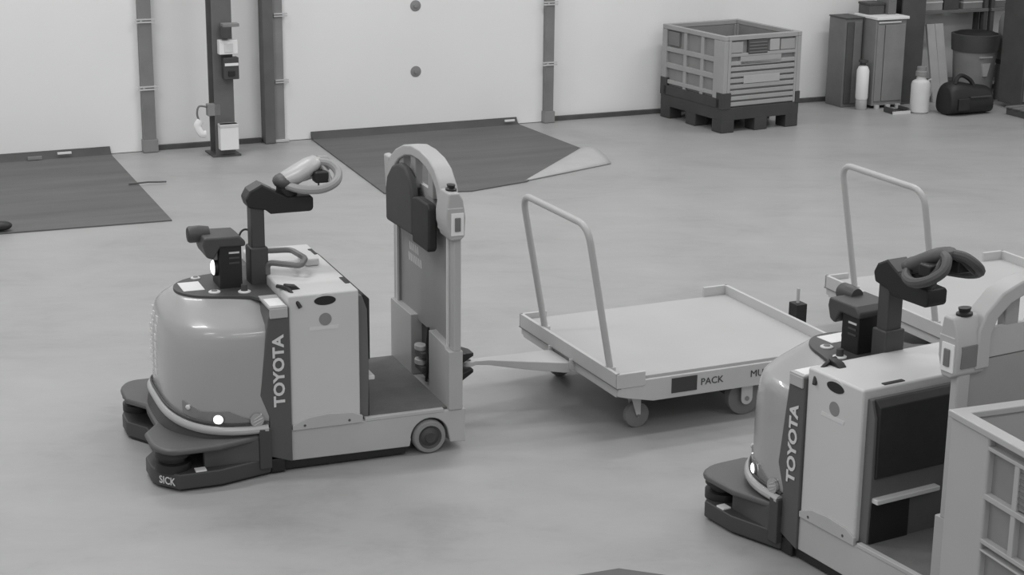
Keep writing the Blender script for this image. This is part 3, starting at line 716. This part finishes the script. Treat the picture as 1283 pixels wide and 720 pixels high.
# ------------------------------------------------------------------ bulk crate by the wall
def make_crate():
    KX, KY, KYAW = 2.3106, 19.5757, .5201
    MB.sc = (1.09, 1.187, 1.123)
    A_, B_, H_ = .98, 1.02, .96
    kx = KX; ky = KY
    T = thing('bulk_crate', (kx, ky, 0), KYAW, 'collapsible plastic bulk crate with dark pallet base against the wall', 'crate')
    base = MB().box(0, A_, 0, B_, .125, .25).build('pallet_base', 'crate_base', T, bevel=.006)
    for q in ((-.006, .10, -.006, .10, .24, .40), (A_ - .05, A_ + .006, -.006, .06, .24, .36), (-.006, .06, B_ - .10, B_ + .006, .24, .42), (A_ - .06, A_ + .006, B_ - .06, B_ + .006, .24, .4)):
        bx(*q).build('corner_shoe', 'crate_base', base, bevel=.004)
    MB().box(-.006, .03, .05, B_ - .05, .245, .34).build('side_apron', 'crate_base', base, bevel=.004)
    for x0, x1 in ((0, .16), (.42, .58), (A_ - .16, A_)):
        for y0, y1 in ((0, .16), (.43, .59), (B_ - .16, B_)):
            bx(x0, x1, y0, y1, 0, .13).build('foot', 'crate_base', base, bevel=.01)
    # four walls: outer panel, posts, slats
    def wallp(side):
        # side: 'x0' at x=0 (length along y), 'x1', 'y0', 'y1'
        n = {'x0': B_, 'x1': B_, 'y0': A_, 'y1': A_}[side]
        def bb(s0, s1, d0, d1, z0, z1):
            if side == 'x0': return (d0, d1, s0, s1, z0, z1)
            if side == 'x1': return (A_ - d1, A_ - d0, s0, s1, z0, z1)
            if side == 'y0': return (s0, s1, d0, d1, z0, z1)
            return (s0, s1, B_ - d1, B_ - d0, z0, z1)
        p = MB().box(*bb(.02, n - .02, .03, .045, .25, .93)).build('side_wall', 'crate_gap', T)
        e_ = .0 if side[0] == 'x' else .0515
        bx(*bb(e_, n - e_, .0, .05, .915, H_)).build('top_rail', 'crate', p, bevel=.006)
        bx(*bb(e_, .09 if side != 'x0' else .17, .0, .05, .25, .914)).build('post', 'crate', p, bevel=.006)
        bx(*bb(n - .075, n - e_, .0, .05, .25, .914)).build('post', 'crate', p, bevel=.006)
        if side in ('y0', 'y1'):
            z = .262; i = 0
            while z < .70:
                if not (.50 < z < .53):
                    bx(*bb(.075, n - .06, .006, .04, z, z + .040)).build('slat', 'crate', p, bevel=.006)
                z += .058; i += 1
            bx(*bb(.26, n - .26, .004, .04, .48, .56)).build('slat_label', 'rim', p, bevel=.004)
            bx(*bb(.21, n - .25, .006, .04, .665, .752)).build('name_panel', 'crate', p, bevel=.004)
            bx(*bb(.07, n - .06, .004, .04, .752, .785)).build('slat', 'crate', p, bevel=.006)
            bx(*bb(.085, .24, .01, .04, .79, .90)).build('hatch', 'crate', p, bevel=.006)
            bx(*bb(.30, .545, .002, .032, .77, .91)).build('dark_grille', 'grey3', p, bevel=.004)
            for k in range(4): bx(*bb(.31, .535, -.002, .02, .785 + .031 * k, .797 + .031 * k)).build('grille_bar', 'grey2', p)
            bx(*bb(.575, .70, .004, .04, .79, .905)).build('hatch', 'rim', p, bevel=.006)
            bx(*bb(.72, n - .07, .012, .04, .79, .90)).build('hatch', 'crate', p, bevel=.006)
        else:
            for z0, z1 in ((.36, .40), (.52, .575), (.69, .74)):
                bx(*bb(.15, n - .06, .006, .04, z0, z1)).build('slat', 'crate', p, bevel=.006)
            for s0 in (.34, .62):
                bx(*bb(s0, s0 + .05, .008, .04, .30, .92)).build('upright_rib', 'crate', p, bevel=.005)
            bx(*bb(.74, .92, .004, .032, .76, .90)).build('dark_grille', 'grey2', p, bevel=.004)
    for s_ in ('x0', 'x1', 'y0', 'y1'): wallp(s_)
    MB.sc = (1, 1, 1)
    return T
make_crate()

# ------------------------------------------------------------------ tall pale bulk bin
def make_bin():
    bw, bd, bh = 1.0, 1.12, 1.30        # along x, along -y, height
    T = thing('bulk_bin', (1.814, 6.923, 0), .37, 'tall pale plastic bulk bin beside the unhitched tow tractor', 'bin')
    t = .045
    for k, (x0, x1, y0, y1) in enumerate(((0, bw, -t, 0), (bw - t, bw, -bd, 0), (0, bw, -bd, -bd + t))):
        bx(x0, x1, y0, y1, .12, bh - .02).build('wall_panel', 'bin', T, bevel=.01)
    side = bx(.03, .05, -bd + .02, -.02, .12, bh - .02).build('ribbed_panel', 'grey1', T)
    bx(-.002, .05, -.262, -.0, .12, bh - .01).build('corner_post', 'bin', side, bevel=.012, seg=3)
    bx(-.002, .05, -bd, -bd + .24, .12, bh - .01).build('corner_post', 'bin', side, bevel=.012, seg=3)
    for z0, z1 in ((1.215, 1.232), (1.005, 1.03), (.815, .835), (.78, .79), (.60, .625), (.42, .445), (.24, .265)):
        bx(.0, .05, -bd + .2, -.25, z0, z1).build('cross_rib', 'bin', side, bevel=.004)
    for y0 in (-.43, -.72):
        bx(.002, .05, y0 - .03, y0, .82, 1.225).build('upright_rib', 'bin', side, bevel=.004)
    bx(.012, .05, -.72, -.43, 1.04, 1.215).build('grille_panel', 'grey1', side)
    for k in range(6): bx(.008, .03, -.70, -.45, 1.055 + .026 * k, 1.065 + .026 * k).build('grille_bar', 'grey2', side)
    ro = [(-.012, .012), (bw + .012, .012), (bw + .012, -bd - .012), (-.012, -bd - .012)]
    ri = [(.055, -.055), (bw - .055, -.055), (bw - .055, -bd + .055), (.055, -bd + .055)]
    rr = [[(ro[k][0], ro[k][1], bh - .03), (ro[k][0], ro[k][1], bh), (ri[k][0], ri[k][1], bh), (ri[k][0], ri[k][1], bh - .03)] for k in (0, 1, 2, 3, 0)]
    MB().loft(rr, caps=False).build('top_rim', 'rim', T, bevel=.006)
    bx(.02, bw - .02, -bd + .02, -.02, .12, .16).build('bin_floor', 'bin', T)
    bs = bx(0, bw, -bd, 0, .10, .14).build('pallet_base', 'crate_base', T, bevel=.006)
    for x0 in (0, .42, bw - .16):
        for y0 in (-bd, -.64, -.16):
            bx(x0, x0 + .16, y0, y0 + .16, 0, .11).build('foot', 'crate_base', bs, bevel=.008)
    return T
make_bin()

# ------------------------------------------------------------------ clutter along the right of the back wall
MB.sc = (WSX, WSX, WSZ)
t = wall_thing('steel_locker', 3.63, -.36, 0, 'narrow dark grey steel locker against the pale wall', 'locker')
bx(0, .22, 0, .30, 0, .955).build('body', 'grey2', t, bevel=.008); bx(.02, .10, -.012, 0, .04, .92).build('door', 'grey3', t, bevel=.004); bx(.11, .20, -.012, 0, .04, .92).build('door', 'grey2', t, bevel=.004)
bx(-.01, .23, -.015, .30, .955, .968).build('top', 'grey3', t, bevel=.003)
t = wall_thing('steel_cabinet', 3.885, -.53, 0, 'mid grey cabinet with a pale top beside the narrow dark locker', 'cabinet')
bx(0, .38, 0, .40, .03, .955).build('body', 'grey1', t, bevel=.008)
bx(.015, .10, -.014, 0, .08, .90).build('door', 'grey1', t, bevel=.005); bx(.11, .365, -.014, 0, .08, .90).build('door', 'grey1', t, bevel=.005)
bx(-.01, .395, -.03, .40, .955, .985).build('top', 'white', t, bevel=.006); bx(.02, .30, -.018, -.005, .92, .935).build('bright_edge', 'letter', t)
for x in (.03, .17, .30): bx(x, x + .05, -.03, .0, .0, .04).build('foot', 'zinc', t, bevel=.003)
t = wall_thing('fire_extinguisher', 3.775, -.50, 0, 'pale cylinder bottle standing before the narrow dark locker', 'cylinder')
MB().lathe([(0, 0), (.055, 0), (.06, .012), (.06, .10), (.055, .11)], (0, 0, 0), 'z', 20).build('foot_ring', 'rim', t)
MB().lathe([(.06, .11), (.066, .13), (.066, .42), (.05, .46), (.02, .475), (0, .476)], (0, 0, 0), 'z', 20).build('bottle', 'white', t)
MB().lathe([(0, .47), (.025, .47), (.025, .50), (.05, .51), (.05, .53), (0, .535)], (0, 0, 0), 'z', 14).build('valve', 'charcoal', t)
t = wall_thing('storage_box', 3.92, -.36, .985, 'small dark box on top of the grey cabinet', 'box')
bx(0, .19, 0, .2, 0, .10).build('body', 'grey3', t, bevel=.006); bx(-.006, .196, -.006, .206, .10, .125).build('lid', 'charcoal', t, bevel=.005)
t = wall_thing('file_box', 4.13, -.40, .985, 'upright grey box at the end of the grey cabinet top', 'box')
bx(0, .10, 0, .22, 0, .26).build('body', 'grey2', t, bevel=.006); bx(.02, .08, -.004, .0, .15, .22).build('label_plate', 'grey1', t)
t = wall_thing('steel_column', 4.47, -.30, 0, 'dark steel column beside the grey cabinet with pale top', 'column')
MB().prism([(-.15, -.10), (.15, -.10), (.15, -.08), (.012, -.08), (.012, .08), (.15, .08), (.15, .10), (-.15, .10), (-.15, .08), (-.012, .08), (-.012, -.08), (-.15, -.08)], 'z', .015, 4.0).build('shaft', 'grey3', t); bx(-.19, .19, -.14, .14, 0, .015).build('base_plate', 'grey3', t)
t = wall_thing('spray_jug', 4.24, -.84, 0, 'pale plastic jug with a narrow neck beside the black bag', 'jug')
MB().lathe([(0, 0), (.085, 0), (.10, .015), (.10, .30), (.09, .335), (.05, .36), (.045, .40)], (0, 0, 0), 'z', 24).build('bottle', 'jug', t)
MB().lathe([(.045, .39), (.062, .395), (.062, .44), (.05, .45), (.05, .49), (0, .50)], (0, 0, 0), 'z', 18).build('cap', 'grey1', t)
MB().tube(smooth_path([(.08, 0, .33), (.12, 0, .345), (.13, 0, .32), (.13, 0, .2), (.09, 0, .12)]), .012, 8).build('handle', 'rim', t)
t = wall_thing('tool_tray', 3.91, -.80, 0, 'low dark tray on the floor beside the pale jug', 'tray')
MB().box(0, .2, -.05, .12, 0, .02).box(0, .02, -.05, .12, .02, .06).box(.18, .2, -.05, .12, .02, .06).build('tray_body', 'charcoal', t, bevel=.004); bx(-.01, .21, -.065, -.05, 0, .03).build('pale_edge', 'letter', t)
t = wall_thing('tool_bag', 4.66, -1.02, 0, 'black slumped tool bag on the floor beside the pale jug', 'bag')
rs = []
for x, hw, h in ((-.275, .12, .26), (-.265, .15, .33), (-.18, .165, .36), (-.05, .165, .34), (.08, .165, .31), (.20, .16, .30), (.28, .14, .28), (.29, .11, .22)):
    rs.append([(x, hw * .95, .0), (x, hw, h * .4), (x, hw * .8, h * .85), (x, hw * .35, h), (x, -hw * .35, h), (x, -hw * .8, h * .85), (x, -hw, h * .4), (x, -hw * .95, .0)])
o = MB().loft(rs).build('bag_body', 'black', t); sb = o.modifiers.new('soft', 'SUBSURF'); sb.levels = 1; sb.render_levels = 2
MB().tube(smooth_path([(-.18, -.06, .33), (-.15, -.05, .40), (-.07, -.03, .41), (.02, -.04, .36), (.06, -.06, .29)]), .022, 8).build('carry_strap', 'black', t)
bx(-.20, -.06, -.172, -.155, .06, .19).build('front_pocket', 'black_soft', t, bevel=.01)
bx(-.05, .22, -.168, -.15, .19, .205).build('zip', 'charcoal', t)
for i, (a, dz) in enumerate(((4.80, 0), (4.91, .0))):
    o = MB().prism([(-.055, 0), (.055, 0), (.02, .86), (-.085, .86)], 'y', -.0, .03).build('leaning_board', 'wood', bevel=.003)
    on_wall(o, a, -.46); o.rotation_euler = (-0.2, 0, WYAW)
    tag(o, ('pale narrow board leaning on the shelving next to the dark column', 'pale narrow board leaning on the shelving next to the waste bin')[i], 'board', 'leaning boards')
t = wall_thing('waste_bin', 5.24, -.47, 0, 'grey round waste bin with dark rim and pale emblem', 'waste bin')
MB().lathe([(0, 0), (.19, 0), (.20, .02), (.235, .58), (.24, .60)], (0, 0, 0), 'z', 28).build('body', 'grey1', t)
MB().lathe([(.236, .56), (.25, .56), (.255, .62), (.26, .70), (.262, .74), (.235, .745), (.225, .60)], (0, 0, 0), 'z', 28).build('rim', 'charcoal', t)
MB().lathe([(0, .66), (.22, .66), (.23, .735), (.20, .76), (0, .78)], (0, 0, 0), 'z', 24).build('liner', 'black', t)
MB().box(-.10, .06, -.232, -.2, .50, .515).prism([(-.075, .44), (.035, .44), (.0, .30), (-.045, .30)], 'y', -.236, -.15).build('emblem', 'rim', t)
# shelving
def rack(a0, a1, label):
    t = wall_thing('storage_rack', a0, -.15, 0, label, 'shelving')
    L_ = a1 - a0
    for x in (0, L_ - .05):
        for y in (-.06, .08): bx(x, x + .05, y, y + .05, 0, 2.2).build('upright', 'grey3', t, bevel=.004)
    for z in (.14, .93, 1.55, 2.1): bx(0, L_, -.07, .14, z, z + .035).build('shelf_board', 'grey2', t, bevel=.004)
    return t
rack(4.68, 5.62, 'grey steel shelving rack behind the waste bin and leaning boards')
rack(5.66, 7.1, 'grey steel shelving rack beyond the waste bin')
def carton(a, b, z, w_, d_, h_, m, label):
    t = wall_thing('carton', a, b, z, label, 'box')
    bx(0, w_, 0, d_, 0, h_).build('body', m, t, bevel=.005); bx(-.002, w_ + .002, -.003, d_ + .003, h_ * .42, h_ * .5).build('tape', 'letter', t); bx(.0, w_, .0, d_, h_, h_ + .004).build('top_flap', 'rim', t)
carton(4.75, -.18, .965, .27, .16, .20, 'cardboard', 'pale carton on the upper shelf above the leaning boards')
carton(5.04, -.18, .965, .20, .16, .30, 'grey3', 'dark carton on the shelf above the waste bin')
carton(5.30, -.18, .965, .26, .16, .16, 'grey1', 'mid grey low carton on the shelf above the waste bin')
carton(5.72, -.18, .965, .34, .16, .18, 'grey2', 'grey carton on the upper shelf beyond the waste bin')
carton(5.72, -.18, .175, .36, .16, .34, 'grey3', 'dark carton on the bottom shelf beyond the waste bin')
t = wall_thing('gas_cylinder', 5.62, -.52, 0, 'grey upright gas cylinder with dark band beside the waste bin', 'cylinder')
MB().lathe([(0, 0), (.095, 0), (.10, .02), (.10, .86), (.08, .93), (.04, .965), (.035, .98)], (0, 0, 0), 'z', 22).build('body', 'grey1', t)
MB().lathe([(.101, .40), (.104, .40), (.104, .45), (.101, .45)], (0, 0, 0), 'z', 22).build('band', 'grey3', t)
MB().lathe([(0, .97), (.05, .97), (.055, 1.06), (.03, 1.08), (0, 1.08)], (0, 0, 0), 'z', 16).build('valve_cap', 'grey2', t)
t = wall_thing('tool_cabinet', 5.28, -1.15, 0, 'tall dark tool cabinet at the end of the clutter by the shelving', 'cabinet')
bx(0, .60, 0, .38, .05, 1.5).build('body', 'grey3', t, bevel=.008)
for z in (.10, .45, .80, 1.15): bx(.02, .58, -.015, 0, z, z + .31).build('drawer', 'grey2', t, bevel=.005)
for x in (.03, .5): bx(x, x + .07, .02, .1, 0, .05).build('foot', 'black', t)
t = wall_thing('wood_pallet', 5.02, -1.46, 0, 'flat dark pallet on the floor beyond the black bag', 'pallet')
for k in range(5): bx(.0, .62, -.28 + .12 * k, -.20 + .12 * k, .075, .09).build('deck_plank', 'grey2', t, bevel=.002)
for x in (.02, .28, .54): bx(x, x + .07, -.28, .28, 0, .075).build('bearer', 'grey3', t)

# ------------------------------------------------------------------ model units to metres
bpy.context.view_layer.update()
for me in bpy.data.meshes: me.transform(Matrix.Scale(K, 4))
for o in C.objects:
    if o.type in ('MESH', 'EMPTY'):
        o.location = o.location * K
        for md in o.modifiers:
            if md.type == 'BEVEL': md.width *= K
            if md.type == 'SOLIDIFY': md.thickness *= K
